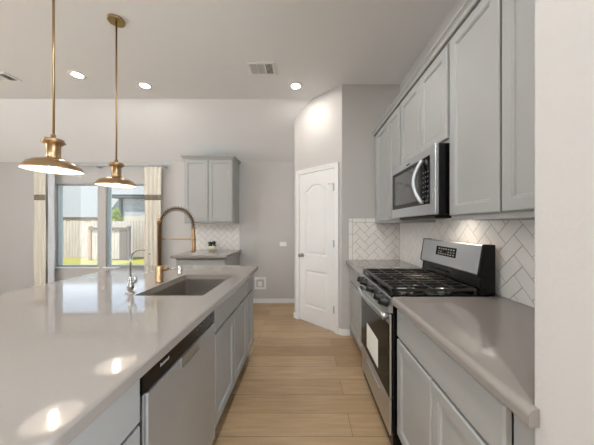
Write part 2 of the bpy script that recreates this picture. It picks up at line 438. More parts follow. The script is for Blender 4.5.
# ------------------------------------------------------------------ cabinets
def cabinet(name, label, cat, fkind, base, u0, u1, back, z0, z1, fronts, toe=None, group=None, fill=()):
    """fronts: list of (part, u0, u1, v0, v1, flat); body from base plane back to `back`"""
    fn = facing(fkind, base)
    depth = abs(back-base)
    c = fn((u0+u1)/2, 0 if toe else z0, -depth/2); c.z = 0 if toe else z0
    t = thing(name, label, cat, c, group)
    b = MB()
    def cb(a, c_, za, zb, d0, d1):
        P, Q = fn(a, za, -d0), fn(c_, zb, -d1); b.box(P.x, Q.x, P.y, Q.y, za, zb)
    s_ = .019
    cb(u0, u0+s_, z0, z1, 0, depth); cb(u1-s_, u1, z0, z1, 0, depth); cb(u0+s_, u1-s_, z0, z0+.028, 0, depth)
    if name != 'sink_cabinet': cb(u0+s_, u1-s_, z1-s_, z1, 0, depth)
    cb(u0+s_, u1-s_, z0+.028, z1-s_, depth-.012, depth)
    build('body', b, 'cab', t)
    for (a, c_) in fill:
        b = MB(); P, Q = fn(a, z0, -.001), fn(c_, z1, -.02); b.box(P.x, Q.x, P.y, Q.y, z0, z1); build('filler', b, 'cab', t)
    for (pn, a, b_, v0, v1, fl) in fronts:
        build(pn, front(fn, a, b_, v0, v1, flat=fl), 'cab', t)
    if toe:
        b = MB(); P, Q = fn(u0+.002, 0, -.055), fn(u1-.002, z0, -depth); b.box(P.x, Q.x, P.y, Q.y, 0, z0); build('toe_kick', b, 'toe', t)
    return t
CT, TH = .914, .040
CZ = CT-TH
# right run, near base cabinet
cabinet('base_cabinet', 'grey base cabinet with one wide drawer over two doors, between range and wall end', 'cabinet', 'L', .542, .571, 1.428, XW-.006, .105, CZ,
        [('drawer', .655, 1.422, .695, .848, True), ('door', .655, 1.034, .14, .680, False), ('door', 1.042, 1.422, .14, .680, False)], toe=True, fill=[(.591, .650)])
cabinet('base_cabinet', 'grey base cabinet past the range, in the corner by the short wall', 'cabinet', 'L', .542, 2.175, YF-.016, XW-.006, .105, CZ,
        [('drawer', 2.182, 2.93, .695, .848, True), ('door', 2.182, 2.530, .14, .680, False), ('door', 2.538, 2.93, .14, .680, False)], toe=True, fill=[(2.935, 2.984)])
# counters of the right run
def nosed(x_out, x_back, z0=CZ, z1=CT, sgn=1, r=.020):
    pts = [(x_back, z0), (x_out+sgn*.002, z0), (x_out, z0+.003), (x_out, z1-r)]
    for k in range(1, 9):
        a = PI/2*k/8; pts.append((x_out+sgn*(r-r*math.cos(a)), z1-r+r*math.sin(a)))
    pts.append((x_back, z1)); return pts
XC = .495
mb = MB().prism(nosed(XC, XW-.0075), lambda p, q, t: Vector((p, t, q)), .572, 1.434)
mb.prism(nosed(XC, .5188), lambda p, q, t: Vector((p, t, q)), .553, .572)
tag(build('countertop', mb, 'quartz'), 'grey quartz countertop on the near cabinets beside the wall end', 'countertop')
mb = MB().prism(nosed(XC, XW-.0075), lambda p, q, t: Vector((p, t, q)), 2.171, YF-.0075)
tag(build('countertop', mb, 'quartz'), 'short grey quartz countertop in the corner past the range', 'countertop')

# upper cabinets of the right run
UX, UD, UZ0, UZ1 = .842, .02, 1.352, 2.40
def upper(label, u0, u1, z0, doors, fill=()):
    return cabinet('wall_cabinet', label, 'cabinet', 'L', UX, u0, u1, XW-.009, z0, UZ1, [('door', a, b, z0+.027, 2.375, False) for a, b in doors], fill=fill)
t = upper('tall grey wall cabinet with two doors, nearest the textured wall end', .574, 1.438, UZ0, [(.68, 1.048), (1.060, 1.426)], [(.594, .676)])
t = upper('short grey wall cabinet directly above the microwave', 1.441, 2.166, 1.803, [(1.452, 1.797), (1.805, 2.155)])
t = upper('grey wall cabinet in the far corner, left of the microwave', 2.169, YF-.016, UZ0, [(2.178, 2.462), (2.472, 2.855)], [(2.86, 2.984)])
# crown moulding
cp = [(UX+.25, 2.385), (UX-.012, 2.385), (UX-.014, 2.398), (UX-.020, 2.402), (UX-.026, 2.420), (UX-.036, 2.432), (UX-.040, 2.434), (UX-.040, 2.445), (UX+.25, 2.445)]
mb = MB().prism([(p, q+.0155) if q < 2.39 else (p, q) for p, q in cp], lambda p, q, t: Vector((p, t, q)), .574, YF-.012)
struct('trim_2', mb, 'cab', label='grey crown moulding along the top of the range side cabinets', cat='crown moulding')

# ------------------------------------------------------------------ island
IX0, IX1, IY0, IY1 = -1.83, -.479, .456, 2.585
SX0, SX1, SY0, SY1 = -1.0, -.594, 1.458, 2.095
IFX = -.520
def rrect(x0, x1, y0, y1, r, z, K=6):
    out = []
    for cx, cy, a0 in ((x1-r, y1-r, 0), (x0+r, y1-r, PI/2), (x0+r, y0+r, PI), (x1-r, y0+r, 1.5*PI)):
        for k in range(K+1):
            a = a0+PI/2*k/K; out.append(Vector((cx+r*math.cos(a), cy+r*math.sin(a), z)))
    return out
bm_ = bmesh.new(); edges = []
r = .009
loops_ = [rrect(IX0+.003, IX1-.003, IY0+.003, IY1-.003, .03, CZ), rrect(IX0, IX1, IY0, IY1, .033, CZ+.003), rrect(IX0, IX1, IY0, IY1, .033, CT-r)]
for k in range(1, 8):
    a = PI/2*k/7; i = r-r*math.cos(a); loops_.append(rrect(IX0+i, IX1-i, IY0+i, IY1-i, max(.033-i, .012), CT-r+r*math.sin(a)))
hole = rrect(SX0, SX1, SY0, SY1, .012, CT, 3)
ring(loops_[-1]); ring(hole)
bmesh.ops.triangle_fill(bm_, use_beauty=True, edges=edges); bm_.verts.index_update()
mb = MB(); mb.add([v.co.copy() for v in bm_.verts], [[v.index for v in f.verts] for f in bm_.faces]); bm_.free()
mb.loops(loops_, (False, False))
bm_ = bmesh.new(); edges = []
holeb = rrect(SX0, SX1, SY0, SY1, .012, CZ, 3)
ring(loops_[0]); ring(holeb)
bmesh.ops.triangle_fill(bm_, use_beauty=True, edges=edges); bm_.verts.index_update()
mb.add([v.co.copy() for v in bm_.verts], [[v.index for v in f.verts] for f in bm_.faces]); bm_.free()
mb.loops([hole, holeb], (False, False))
tag(build('countertop', mb, 'quartz'), 'large grey quartz island countertop with the sink cut into it', 'countertop')
# sink
t = thing('kitchen_sink', 'dark stainless undermount sink sunk into the island', 'sink', ((SX0+SX1)/2, (SY0+SY1)/2, .66))
sb = [rrect(SX0-.010, SX1+.010, SY0-.010, SY1+.010, .02, CZ-.001, 4), rrect(SX0-.001, SX1+.001, SY0-.001, SY1+.001, .013, CZ-.001, 4), rrect(SX0+.002, SX1-.002, SY0+.002, SY1-.002, .015, CZ-.19, 4),
      rrect(SX0+.008, SX1-.008, SY0+.008, SY1-.008, .02, CZ-.205, 4), rrect(SX0+.025, SX1-.025, SY0+.025, SY1-.025, .02, CZ-.212, 4)]
mb = MB().loops(sb, (False, True)); o = build('basin', mb, 'sink', t)
sd = o.modifiers.new('gauge', 'SOLIDIFY'); sd.thickness = .0015; sd.offset = 0
cx, cy = (SX0+SX1)/2-.05, (SY0+SY1)/2
build('drain', MB().lathe([(.045,0),(.045,.002),(.036,.003),(.030,-.004),(0,-.004)], (cx, cy, CZ-.2105), 24), 'chrome', t)
# island cabinets
def icab(name, label, u0, u1, fronts, cat='cabinet'):
    return cabinet(name, label, cat, 'R', IFX-.02, u0, u1, -1.16, .105, CZ-.0005, fronts, toe=True)
icab('base_cabinet', 'grey island drawer cabinet left of the dishwasher, nearest the camera', .495, .797, [('drawer', .500, .792, .70, .858, True), ('drawer', .500, .792, .42, .688, True), ('drawer', .500, .792, .14, .408, True)])
sk = icab('sink_cabinet', 'grey island cabinet with a false drawer front and two doors below the sink', 1.445, 2.252, [('drawer_front', 1.452, 2.246, .70, .852, True), ('door', 1.452, 1.846, .14, .685, False), ('door', 1.854, 2.246, .14, .685, False)])
icab('base_cabinet', 'narrow grey island cabinet at the far end past the sink', 2.255, 2.525, [('drawer', 2.262, 2.518, .70, .852, True), ('door', 2.262, 2.518, .14, .685, False)])
mb = MB().box(-1.50, -1.163, .495, 2.525, 0, CZ-.0005)
tag(build('island_back', mb, 'cab', bevel=.002), 'grey panelled seating side of the island under the overhang', 'cabinet')
# dishwasher
t = thing('dishwasher', 'stainless dishwasher with a black control strip in the island', 'dishwasher', (-.84, 1.108, 0))
fx = IFX-.02
build('tub', MB().box(-1.14, fx-.004, .800, 1.440, .10, CZ-.004), 'blackm', t)
build('kick_plate', MB().box(-1.10, fx-.05, .803, 1.436, 0, .10), 'blackm', t)
pn = MB(); f_ = facing('R', fx)
pn.box(fx-.004, fx+.026, .818, 1.432, .115, .772)
build('door_panel', pn, 'steelv', t, bevel=.004)
cs = MB().box(fx-.004, fx+.022, .802, 1.434, .776, .862); cpn = build('control_panel', cs, 'black', t, bevel=.004)
mk = MB()
for k, h in enumerate((.012,.010,.008,.010,.008,.010,.008,.008,.011)): mk.box(fx+.0215, fx+.0228, .895+k*.0066, .899+k*.0066, .815, .815+h)
build('logo', mk, 'mark', cpn)
mk = MB()
for k in range(8): mk.box(fx+.0215, fx+.0228, 1.20+k*.026, 1.214+k*.026, .815+(k % 2)*.008, .822+(k % 2)*.008)
build('keypad_print', mk, 'key', cpn)
hp = MB(); hp.box(fx+.024, fx+.0285, 1.035, 1.205, .728, .772); hp.box(fx+.0285, fx+.034, 1.035, 1.205, .722, .732)
build('handle', hp, 'steel', t, bevel=.003)
build('side_trim', MB().box(fx-.004, fx+.016, .804, .815, .115, .772), 'steel', t)

# ------------------------------------------------------------------ faucets
fx0, fy0 = -1.055, 1.8125
t = thing('kitchen_faucet', 'tall bronze spring-neck kitchen faucet beside the sink', 'faucet', (fx0, fy0, CT))
build('base', MB().lathe([(.030,0),(.030,.006),(.0265,.010),(.0265,.115),(.022,.12)], (fx0, fy0, CT), 24), 'bronze', t)
build('column', MB().lathe([(.0135,.115),(.0135,.43),(.016,.43),(.016,.455),(.012,.458)], (fx0, fy0, CT), 20), 'bronze', t)
Rz = .123; zc = CT+.43
arcp = [(fx0, fy0, CT+.44)] + [(fx0+Rz-Rz*math.cos(PI*k/28), fy0, zc-.02+ (Rz)*math.sin(PI*k/28)) for k in range(29)] + [(fx0+2*Rz, fy0, zc-.05), (fx0+2*Rz, fy0, zc-.10)]
hose = build('hose', MB().tube(arcp, .006, 10), 'blackm', t)
sp = []; L_ = []
import itertools
P = [Vector(p) for p in arcp[:-1]]
acc = [0]
for i in range(1, len(P)): acc.append(acc[-1]+(P[i]-P[i-1]).length)
turns = 25; NP = turns*12
for k in range(NP+1):
    s = acc[-1]*k/NP
    i = max(j for j in range(len(acc)) if acc[j] <= s+1e-9); i = min(i, len(P)-2)
    f = (s-acc[i])/(acc[i+1]-acc[i]); p = P[i].lerp(P[i+1], f); tg = (P[i+1]-P[i]).normalized()
    b1 = Vector((0,1,0)); b2 = tg.cross(b1); a = 2*PI*turns*k/NP
    sp.append(p + (b1*math.cos(a)+b2*math.sin(a))*.0150)
build('spring', MB().tube(sp, .0030, 6), 'spring', t)
hx = fx0+2*Rz
build('spray_head', MB().lathe([(.008,.40),(.012,.385),(.012,.345),(.0155,.325),(.0165,.25),(.016,.225),(.013,.215),(0,.215)], (hx, fy0, CT), 18), 'bronze', t)
sa = MB().tube([(fx0, fy0, CT+.312), (hx-.005, fy0, CT+.312)], .0045, 10); sa.lathe([(.018,-.009),(.018,.009)], (hx, fy0, CT+.312), 16)
build('support_arm', sa, 'brass', t)
lv = MB().lathe([(.013,0),(.013,.04),(.011,.043)], (fx0+.02, fy0, CT+.092), 16, (1,0,.1)); build('valve', lv, 'bronze', t)
build('lever', MB().tube([(fx0+.055, fy0, CT+.096), (fx0+.112, fy0, CT+.103)], .0055, 10), 'chrome', t)
# filtered water faucet
px, py = -1.053, 1.508
t = thing('water_faucet', 'small nickel filtered-water faucet nearer than the bronze one', 'faucet', (px, py, CT))
build('base', MB().lathe([(.026,0),(.026,.004),(.020,.008),(.012,.014)], (px, py, CT), 20), 'chrome', t)
build('body', MB().lathe([(.012,.012),(.012,.018),(.018,.03),(.019,.045),(.016,.06),(.010,.075),(.012,.082),(.008,.095),(.006,.1)], (px, py, CT), 20), 'chrome', t)
R2 = .064
ap = [(px, py, CT+.095), (px, py, CT+.20)]+[(px+R2-R2*math.cos(a), py, CT+.20+R2*math.sin(a)) for a in [PI*k/20*.82 for k in range(1, 21)]]
build('spout', MB().tube(ap, .0052, 10), 'chrome', t)
build('lever', MB().tube([(px+.012, py, CT+.055), (px+.028, py, CT+.068), (px+.031, py, CT+.105)], [.005,.006,.0075], 10), 'chrome', t)
t = thing('air_gap', 'small chrome air-gap cap standing at the far side of the faucet', 'air gap', (-1.062, 2.128, CT))
build('cap', MB().lathe([(.022,0),(.022,.006),(.0185,.008),(.0185,.062),(.016,.068),(0,.069)], (-1.062, 2.128, CT), 20), 'chrome', t)

# ------------------------------------------------------------------ gas range
RX, RY0, RY1 = .490, 1.442, 2.165
RC = (RY0+RY1)/2
t = thing('gas_range', 'freestanding stainless gas range with black grates between the counters', 'range', (.80, RC, 0))
build('body', MB().box(.508, 1.09, RY0, RY1, .03, .905), 'black', t, bevel=.003)
for x in (.60, 1.05):
    for y in (RY0+.05, RY1-.05): build('levelling_foot', MB().lathe([(.02,0),(.02,.03)], (x, y, 0), 12), 'blackm', t)
# control panel : sloped face
cp = [(.512, .815), (.486, .815), (.482, .822), (.497, .900), (.504, .912), (.512, .912)]
pan = build('control_panel', MB().prism(cp, lambda p, q, s: Vector((p, s, q)), RY0+.003, RY1-.003), 'steel', t)
kn = Vector((-.982, 0, .189)).normalized()
for y in (1.500, 1.600, 1.803, 2.006, 2.106):
    c = Vector((.490, y, .865))
    kb = MB().lathe([(.031,-.002),(.031,.006),(.025,.010),(.023,.040),(.020,.045),(0,.045)], c, 20, kn)
    ko = build('knob', kb, 'blackm', t)
    gp = MB(); q = c+kn*.036; gp.add([q+Vector((0,s*.005,0))+Vector((.189,0,.982))*v+kn*w_ for s in (-1,1) for v in (-.019,.019) for w_ in (0,.014)], [(0,1,3,2),(4,6,7,5),(0,4,5,1),(2,3,7,6),(1,5,7,3),(0,2,6,4)])
    build('grip', gp, 'blackm', ko)
# cooktop
ct = MB().box(.500, 1.02, RY0, RY1, .900, .918); build('cooktop', ct, 'black', t, bevel=.005)
for (x, y, rr) in ((.64, RY0+.15, .045), (.88, RY0+.15, .036), (.64, RY1-.15, .036), (.88, RY1-.15, .045), (.76, RC, .05)):
    bb = build('burner', MB().lathe([(rr+.012,0),(rr+.010,.010),(rr,.012),(rr,.018)], (x, y, .918), 24), 'steel', t)
    build('burner_cap', MB().lathe([(rr-.002,0),(rr-.002,.004),(rr-.006,.007),(0,.008)], (x, y, .9355), 24), 'iron', bb)
gw = (RY1-RY0-.03)/3
for k in range(3):
    y0 = RY0+.012+k*(gw+.003); y1 = y0+gw; x0, x1 = .503, 1.000; z0, z1 = .940, .954
    gm = MB(); bw = .012
    gm.box(x0, x0+.022, y0, y1, z0, z1); gm.box(x1-bw, x1, y0, y1, z0, z1); gm.box(x0, x1, y0, y0+bw, z0, z1); gm.box(x0, x1, y1-bw, y1, z0, z1)
    for f in (.33, .67): yy = y0+f*(y1-y0); gm.box(x0, x1, yy-.005, yy+.005, z0+.003, z1+.002)
    for f in (.25, .5, .75): xx = x0+f*(x1-x0); gm.box(xx-.005, xx+.005, y0, y1, z0, z1)
    for xx in (x0, x1-bw):
        for yy in (y0, y1-bw): gm.box(xx, xx+bw, yy, yy+bw, .9185, z0)
    build('grate', gm, 'iron', t, bevel=.002, seg=1)
# oven door
build('door_frame', MB().box(RX, .505, RY0+.004, RY1-.004, .315, .806), 'steel', t, bevel=.005)
od = build('oven_window', MB().box(RX-.004, RX+.001, RY0+.010, RY1-.010, .325, .745), 'glassb', t, bevel=.002)
hp = [(RX-.002, RY0+.03, .790)]+[(RX-.030-.016*math.sin(PI*k/16), RY0+.03+(RY1-RY0-.06)*k/16, .790) for k in range(17)]+[(RX-.002, RY1-.03, .790)]
build('handle', MB().tube(hp, .011, 14, ry=.019), 'steel', t)
dr = MB().box(RX, .505, RY0+.004, RY1-.004, .105, .308); dro = build('drawer', dr, 'steel', t, bevel=.005)
g_ = MB().box(RX-.006, RX+.002, RC-.17, RC+.17, .252, .262); build('drawer_pull', g_, 'steel', dro, bevel=.002)
# backguard
bgp = [(1.095, .905), (1.02, .905), (1.012, 1.035), (1.03, 1.035), (1.03, 1.0), (1.095, 1.0)]
def bgx(z): return 1.004+.026*(z-1.030)/.177
lo = MB().prism([(1.098, .906), (1.015, .9185), (1.03, 1.032), (1.098, 1.032)], lambda p, q, s: Vector((p, s, q)), RY0+.02, RY1-.004); build('backguard', lo, 'black', t, bevel=.003)
for k in range(14):
    y = RC-.03+k*.016; build('vent_slot', MB().box(1.018, 1.027, y, y+.009, .985, .998), 'iron', t)
pb = [(1.097, 1.206), (1.036, 1.210), (bgx(1.204), 1.204), (bgx(1.036), 1.036), (1.014, 1.028), (1.097, 1.028)]
fp = build('backguard_panel', MB().prism(pb, lambda p, q, s: Vector((p, s, q)), RY0+.014, RY1-.001), 'steelv', t, bevel=.002)
pe = [(1.10, .9185), (1.012, .9185), (1.024, 1.020), (1.008, 1.024), (1.000, 1.036), (1.028, 1.209), (1.036, 1.214), (1.10, 1.211)]
build('end_cap', MB().prism(pe, lambda p, q, s: Vector((p, s, q)), RY0, RY0+.013), 'black', t, bevel=.003)
build('end_cap', MB().prism(pe, lambda p, q, s: Vector((p, s, q)), RY1-.001, RY1+.004), 'black', t)
ds = MB(); y0, y1 = 1.686, 1.94
ds.add([(bgx(z)-.0015-n, y, z) for n in (0, -.003) for (y, z) in ((y0,1.102),(y1,1.102),(y1,1.168),(y0,1.168))], [(0,1,2,3),(4,7,6,5),(0,4,5,1),(1,5,6,2),(2,6,7,3),(3,7,4,0)])
dp = build('display', ds, 'glassb', fp)
bt = MB()
for i in range(7):
    for j in range(3):
        if j == 1 and i in (3, 4): continue
        y = y0+.018+i*.031; z = 1.112+j*.018; x = bgx(z)-.002
        bt.box(x-.0008, x+.001, y, y+.016, z, z+(.008 if j != 1 else .005))
build('keypad_print', bt, 'mark', dp)
# paper sheet on oven window
ps = MB().box(RX-.0052, RX-.0042, 1.665, 1.965, .375, .562)
tag(build('paper_sheet', ps, 'paper'), 'white paper sheet stuck on the black oven window', 'paper')

# ------------------------------------------------------------------ microwave
MX, MY0, MY1, MZ0, MZ1 = .752, 1.443, 2.164, 1.388, 1.801
t = thing('microwave', 'stainless over-the-range microwave with a curved handle', 'microwave', (.95, (MY0+MY1)/2, MZ0-.02))
build('body', MB().box(MX+.022, XW-.009, MY0+.002, MY1-.002, MZ0, MZ1), 'black', t, bevel=.003)
fb = build('front_frame', MB().box(MX, MX+.022, MY0, MY1, MZ0, MZ1), 'steel', t, bevel=.004)
build('door_window', MB().box(MX-.003, MX+.002, 1.620, 2.140, 1.455, 1.748), 'mwglass', t, bevel=.001)
iw = MB()
for (a, b, c_, d_) in ((1.622, 2.138, 1.457, 1.485), (1.622, 2.138, 1.722, 1.746), (2.095, 2.138, 1.485, 1.722), (1.622, 1.65, 1.485, 1.722)): iw.box(MX-.0036, MX-.0026, a, b, c_, d_)
build('window_border', iw, 'blackm', t)
cpn = build('control_panel', MB().box(MX-.003, MX+.002, 1.508, 1.617, 1.455, 1.748), 'glassb', t, bevel=.001)
bt = MB()
for i in range(3):
    for j in range(7): bt.box(MX-.0038, MX-.0028, 1.517+i*.03, 1.530+i*.03, 1.47+j*.030, 1.478+j*.030)
build('keypad_print', bt, 'key', cpn)
build('clock_display', MB().box(MX-.0042, MX-.0028, 1.522, 1.60, 1.700, 1.728), 'mwglass', cpn)
hp = [(MX-.002, 1.585, 1.728)]+[(MX-.016-.034*math.sin(PI*k/18), 1.585+.030*math.sin(PI*k/18), 1.728-.258*k/18) for k in range(19)]+[(MX-.002, 1.585, 1.470)]
build('handle', MB().tube(hp, .013, 12), 'steelv', t)
mk = MB()
for k, h in enumerate((.012,.010,.008,.010,.008,.010,.008,.008,.011)): mk.box(MX-.001, MX+.001, 1.80+k*.0062, 1.804+k*.0062, 1.763, 1.763+h)
build('logo', mk, 'blackm', t)
build('bottom_vent', MB().box(MX+.05, .93, MY0+.10, MY1-.05, MZ0-.02, MZ0), 'blackm', t, bevel=.003)
build('cooktop_lamp', MB().box(.97, 1.03, 1.68, 1.78, MZ0-.003, MZ0), M['lens'], t)
ld = bpy.data.lights.new('microwave_light', 'AREA'); ld.energy = .24; ld.size = .06; ld.color = (1, .72, .46)
lo_ = bpy.data.objects.new('microwave_light', ld); C.objects.link(lo_); lo_.parent = t; lo_.location = (.06, -.07, -.008)
lo_.rotation_euler = (0, math.radians(35), 0)

# ------------------------------------------------------------------ hutch on back wall
cabinet('wall_cabinet', 'grey two door wall cabinet hung on the back wall', 'cabinet', 'F', 3.924, -1.895, -1.129, YB-.001, 1.362, 2.37,
        [('door', -1.888, -1.516, 1.385, 2.362, False), ('door', -1.509, -1.138, 1.385, 2.362, False)])
hc_ = [x for x in bpy.data.objects if x.name.startswith('wall_cabinet')][-1]
mb = MB(); cl = lambda i, z: [Vector((-1.895-i, 3.924-i-.02, z)), Vector((-1.129+i, 3.924-i-.02, z)), Vector((-1.129+i, YB-.001, z)), Vector((-1.895-i, YB-.001, z))]
mb.loops([cl(0, 2.366), cl(.008, 2.370), cl(.012, 2.385), cl(.03, 2.402), cl(.034, 2.404), cl(.034, 2.414)])
hut = [o for o in bpy.data.objects if o.get('label') == 'grey two door wall cabinet hung on the back wall'][0]
build('crown', mb, 'cab', hut)
cabinet('base_cabinet', 'grey base cabinet of the hutch standing by the back wall', 'cabinet', 'F', 3.545, -1.83, -1.118, YB-.016, .105, CZ,
        [('drawer', -1.82, -1.128, .70, .852, True), ('door', -1.82, -1.478, .14, .688, False), ('door', -1.470, -1.128, .14, .688, False)], toe=True)
mb = MB().prism(nosed(3.45, YB-.0075, r=.015), lambda p, q, s: Vector((s, p, q)), -1.86, -1.088)
tag(build('countertop', mb, 'quartz'), 'small grey quartz countertop of the hutch by the back wall', 'countertop')
# succulent
t = thing('potted_succulent', 'small dark green succulent in a cream pot on the hutch', 'plant', (-1.522, 4.10, CT))
build('pot', MB().lathe([(.035,0),(.055,.012),(.066,.045),(.062,.078),(.056,.080),(.054,.068)], (-1.522, 4.10, CT), 24), 'pot', t)
build('soil', MB().lathe([(.055,.064),(0,.068)], (-1.522, 4.10, CT), 16), 'soil', t)
lf = MB()
for k in range(46):
    a = random.uniform(0, 2*PI); el = random.uniform(.1, 1.4); rr = random.uniform(.02, .055)
    c = Vector((-1.522+rr*math.cos(a)*.9, 4.10+rr*math.sin(a)*.9, CT+.075+.075*math.sin(el)*random.uniform(.4, 1)))
    dd = Vector((math.cos(a)*math.cos(el), math.sin(a)*math.cos(el), math.sin(el)))
    lf.lathe([(0,-.004),(.009,.006),(.012,.016),(.008,.027),(0,.034)], c, 7, dd)
build('leaves', lf, 'leafd', t)

# ------------------------------------------------------------------ pendants
def pendant(x, y, label):
    z0 = 1.652
    t = thing('pendant_light', label, 'lamp', (x, y, z0), 'brass pendants over the island')
    build('canopy', MB().lathe([(.060,-.022),(.062,-.018),(.062,-.004),(.058,0)], (x, y, ZC), 32), 'brass', t)
    build('rod', MB().lathe([(.0065,.18),(.0065,ZC-z0-.02)], (x, y, z0), 12), 'brass', t)
    build('collar', MB().lathe([(.030,.070),(.036,.075),(.036,.080),(.034,.085),(.034,.150),(.042,.158),(.055,.168),(.056,.173),(.045,.177),(.050,.181),(.050,.187),(.026,.192),(.012,.196),(.012,.215),(.006,.22)], (x, y, z0), 32), 'brass', t)
    sh = build('shade', MB().lathe([(.030,.076),(.046,.072),(.060,.065),(.092,.056),(.118,.040),(.132,.022),(.142,.004),(.1435,0),(.1415,0),(.1405,.003)], (x, y, z0), 48, caps=False), 'brass', t)
    build('shade_lining', MB().lathe([(.1405,.003),(.130,.020),(.116,.037),(.090,.053),(.060,.062),(.044,.069),(.0,.0705)], (x, y, z0), 48, caps=False), 'shadein', sh)
    build('bulb', MB().lathe([(0,.008),(.016,.013),(.024,.028),(.022,.042),(.014,.056),(.013,.069)], (x, y, z0), 20), 'bulb', t)
    l = bpy.data.lights.new('pendant_bulb', 'POINT'); l.energy = PEND; l.shadow_soft_size = .02; l.color = (1, .93, .85)
    o = bpy.data.objects.new('pendant_bulb', l); C.objects.link(o); o.parent = t; o.location = (0, 0, -.004)
    return t
pendant(-1.513, 1.504, 'brass dish pendant lamp hanging over the near half of the island, left of the other')
pendant(-1.562, 2.07, 'brass dish pendant lamp hanging over the far half of the island, right of the other')

# ------------------------------------------------------------------ recessed lamps, added fill lamps, vents
def downlight(x, y, label, watts=LAMP, group='recessed lamps in the flat ceiling'):
    t = thing('recessed_light', label, 'lamp', (x, y, ZC-.006), group)
    build('trim_ring', MB().lathe([(.048,.001),(.052,-.001),(.082,.001),(.084,.0055),(.048,.0055)], (x, y, ZC-.006), 32), 'white', t)
    build('lens', MB().lathe([(.049,-.0015),(0,-.0015)], (x, y, ZC-.006), 32), 'lens', t)
    l = bpy.data.lights.new('downlight', 'AREA'); l.shape = 'DISK'; l.size = .09; l.energy = watts; l.color = (.95, .99, 1)
    o = bpy.data.objects.new('downlight', l); C.objects.link(o); o.parent = t; o.location = (0, 0, -.006)
downlight(-2.57, 2.825, 'round recessed ceiling lamp, leftmost, beside the near pendant rod')
downlight(-1.946, 3.04, 'round recessed ceiling lamp just right of the far pendant rod')
downlight(-.113, 3.045, 'round recessed ceiling lamp by the air vent and pantry wall')
downlight(-.113, 1.15, 'added unseen fill lamp built as a recessed light above the aisle', LAMP*1.7, 'added fill lamps out of view')  # unseen fill lamp added to brighten the aisle
for x, y in ((-.113, -1.0), (-2.57, -1.0), (-1.3, -1.9), (-4.6, .4)):
    downlight(x, y, 'added unseen fill lamp built as a recessed light above the kitchen', LAMP*6.8, 'added fill lamps out of view')  # unseen fill lamps, stronger than the visible ones, added to brighten the room
def vent(x0, x1, y0, y1, label):
    t = thing('ceiling_vent', label, 'vent', ((x0+x1)/2, (y0+y1)/2, ZC-.012), 'white air vents in the ceiling')
    mb = MB(); b = .028
    for q in ((x0, x1, y0, y0+b), (x0, x1, y1-b, y1), (x0, x0+b, y0+b, y1-b), (x1-b, x1, y0+b, y1-b)): mb.box(*q, ZC-.010, ZC)
    build('frame', mb, 'white', t, bevel=.003)
    build('duct', MB().box(x0+b, x1-b, y0+b, y1-b, ZC-.002, ZC), 'shaft', t)
    wI = (x1-x0-2*b)/3
    lm = MB()
    def blade(p0, p1, tilt):
        a, b_ = Vector(p0), Vector(p1); dv = (b_-a).normalized(); sd = Vector((-dv.y, dv.x, 0))
        off = sd*math.cos(tilt)*.006 + Vector((0,0,math.sin(tilt)*.006)); th = Vector((0,0,.0008))
        lm.add([a-off, b_-off, b_+off, a+off, a-off+th, b_-off+th, b_+off+th, a+off+th], [(0,1,2,3),(7,6,5,4),(0,4,5,1),(1,5,6,2),(2,6,7,3),(3,7,4,0)])
    zz = ZC-.0075
    for k in range(6):
        blade((x0+b+.006+k*wI/6, y0+b, zz), (x0+b+.006+k*wI/6, y1-b, zz), -.7)
        blade((x1-b-.006-k*wI/6, y0+b, zz), (x1-b-.006-k*wI/6, y1-b, zz), .7)
    ny = 10
    for k in range(ny): yy = y0+b+(k+.5)*(y1-y0-2*b)/ny; blade((x0+b+wI, yy, zz), (x1-b-wI, yy, zz), .12)
    lm.box(x0+b+wI-.003, x0+b+wI+.003, y0+b, y1-b, ZC-.010, ZC-.002); lm.box(x1-b-wI-.003, x1-b-wI+.003, y0+b, y1-b, ZC-.010, ZC-.002)
    build('louvres', lm, 'white', t)
vent(-.617, -.322, 2.60, 2.83, 'white ceiling air vent left of the recessed lamp by the pantry')
vent(-3.64, -3.335, 2.77, 2.95, 'white ceiling air vent at the left edge above the windows')

# ------------------------------------------------------------------ wall plates
sx_, sz_ = (283.2-305)*YB/250, EYE-18*YB/250
t = thing('light_switch', 'white light switch plate on the back wall beside the pantry', 'switch', (sx_, YB-.004, sz_-.036))
build('plate', MB().box(sx_-.058, sx_+.058, YB-.006, YB, sz_-.036, sz_+.036), 'white', t, bevel=.002)
for k in (-.026, .026): build('rocker', MB().box(sx_+k-.017, sx_+k+.017, YB-.009, YB-.005, sz_-.026, sz_+.026), 'white', t, bevel=.002)
ox, oz = (260.3-305)*YB/250, EYE-57.3*YB/250
t = thing('outlet_box', 'white recessed outlet box low on the back wall past the island', 'outlet', (ox, YB, oz-.1))
mb = MB()
for q in ((-.095,.095,-.1,-.068),(-.095,.095,.068,.1),(-.095,-.068,-.068,.068),(.068,.095,-.068,.068)): mb.box(ox+q[0], ox+q[1], YB-.014, YB, oz+q[2], oz+q[3])
build('frame', mb, 'white', t, bevel=.003)
build('recess', MB().box(ox-.07, ox+.07, YB-.004, YB-.0005, oz-.07, oz+.07), 'wall', t)
build('outlet_plate', MB().box(ox-.04, ox+.03, YB-.009, YB-.004, oz-.05, oz+.035), 'white', t, bevel=.002)

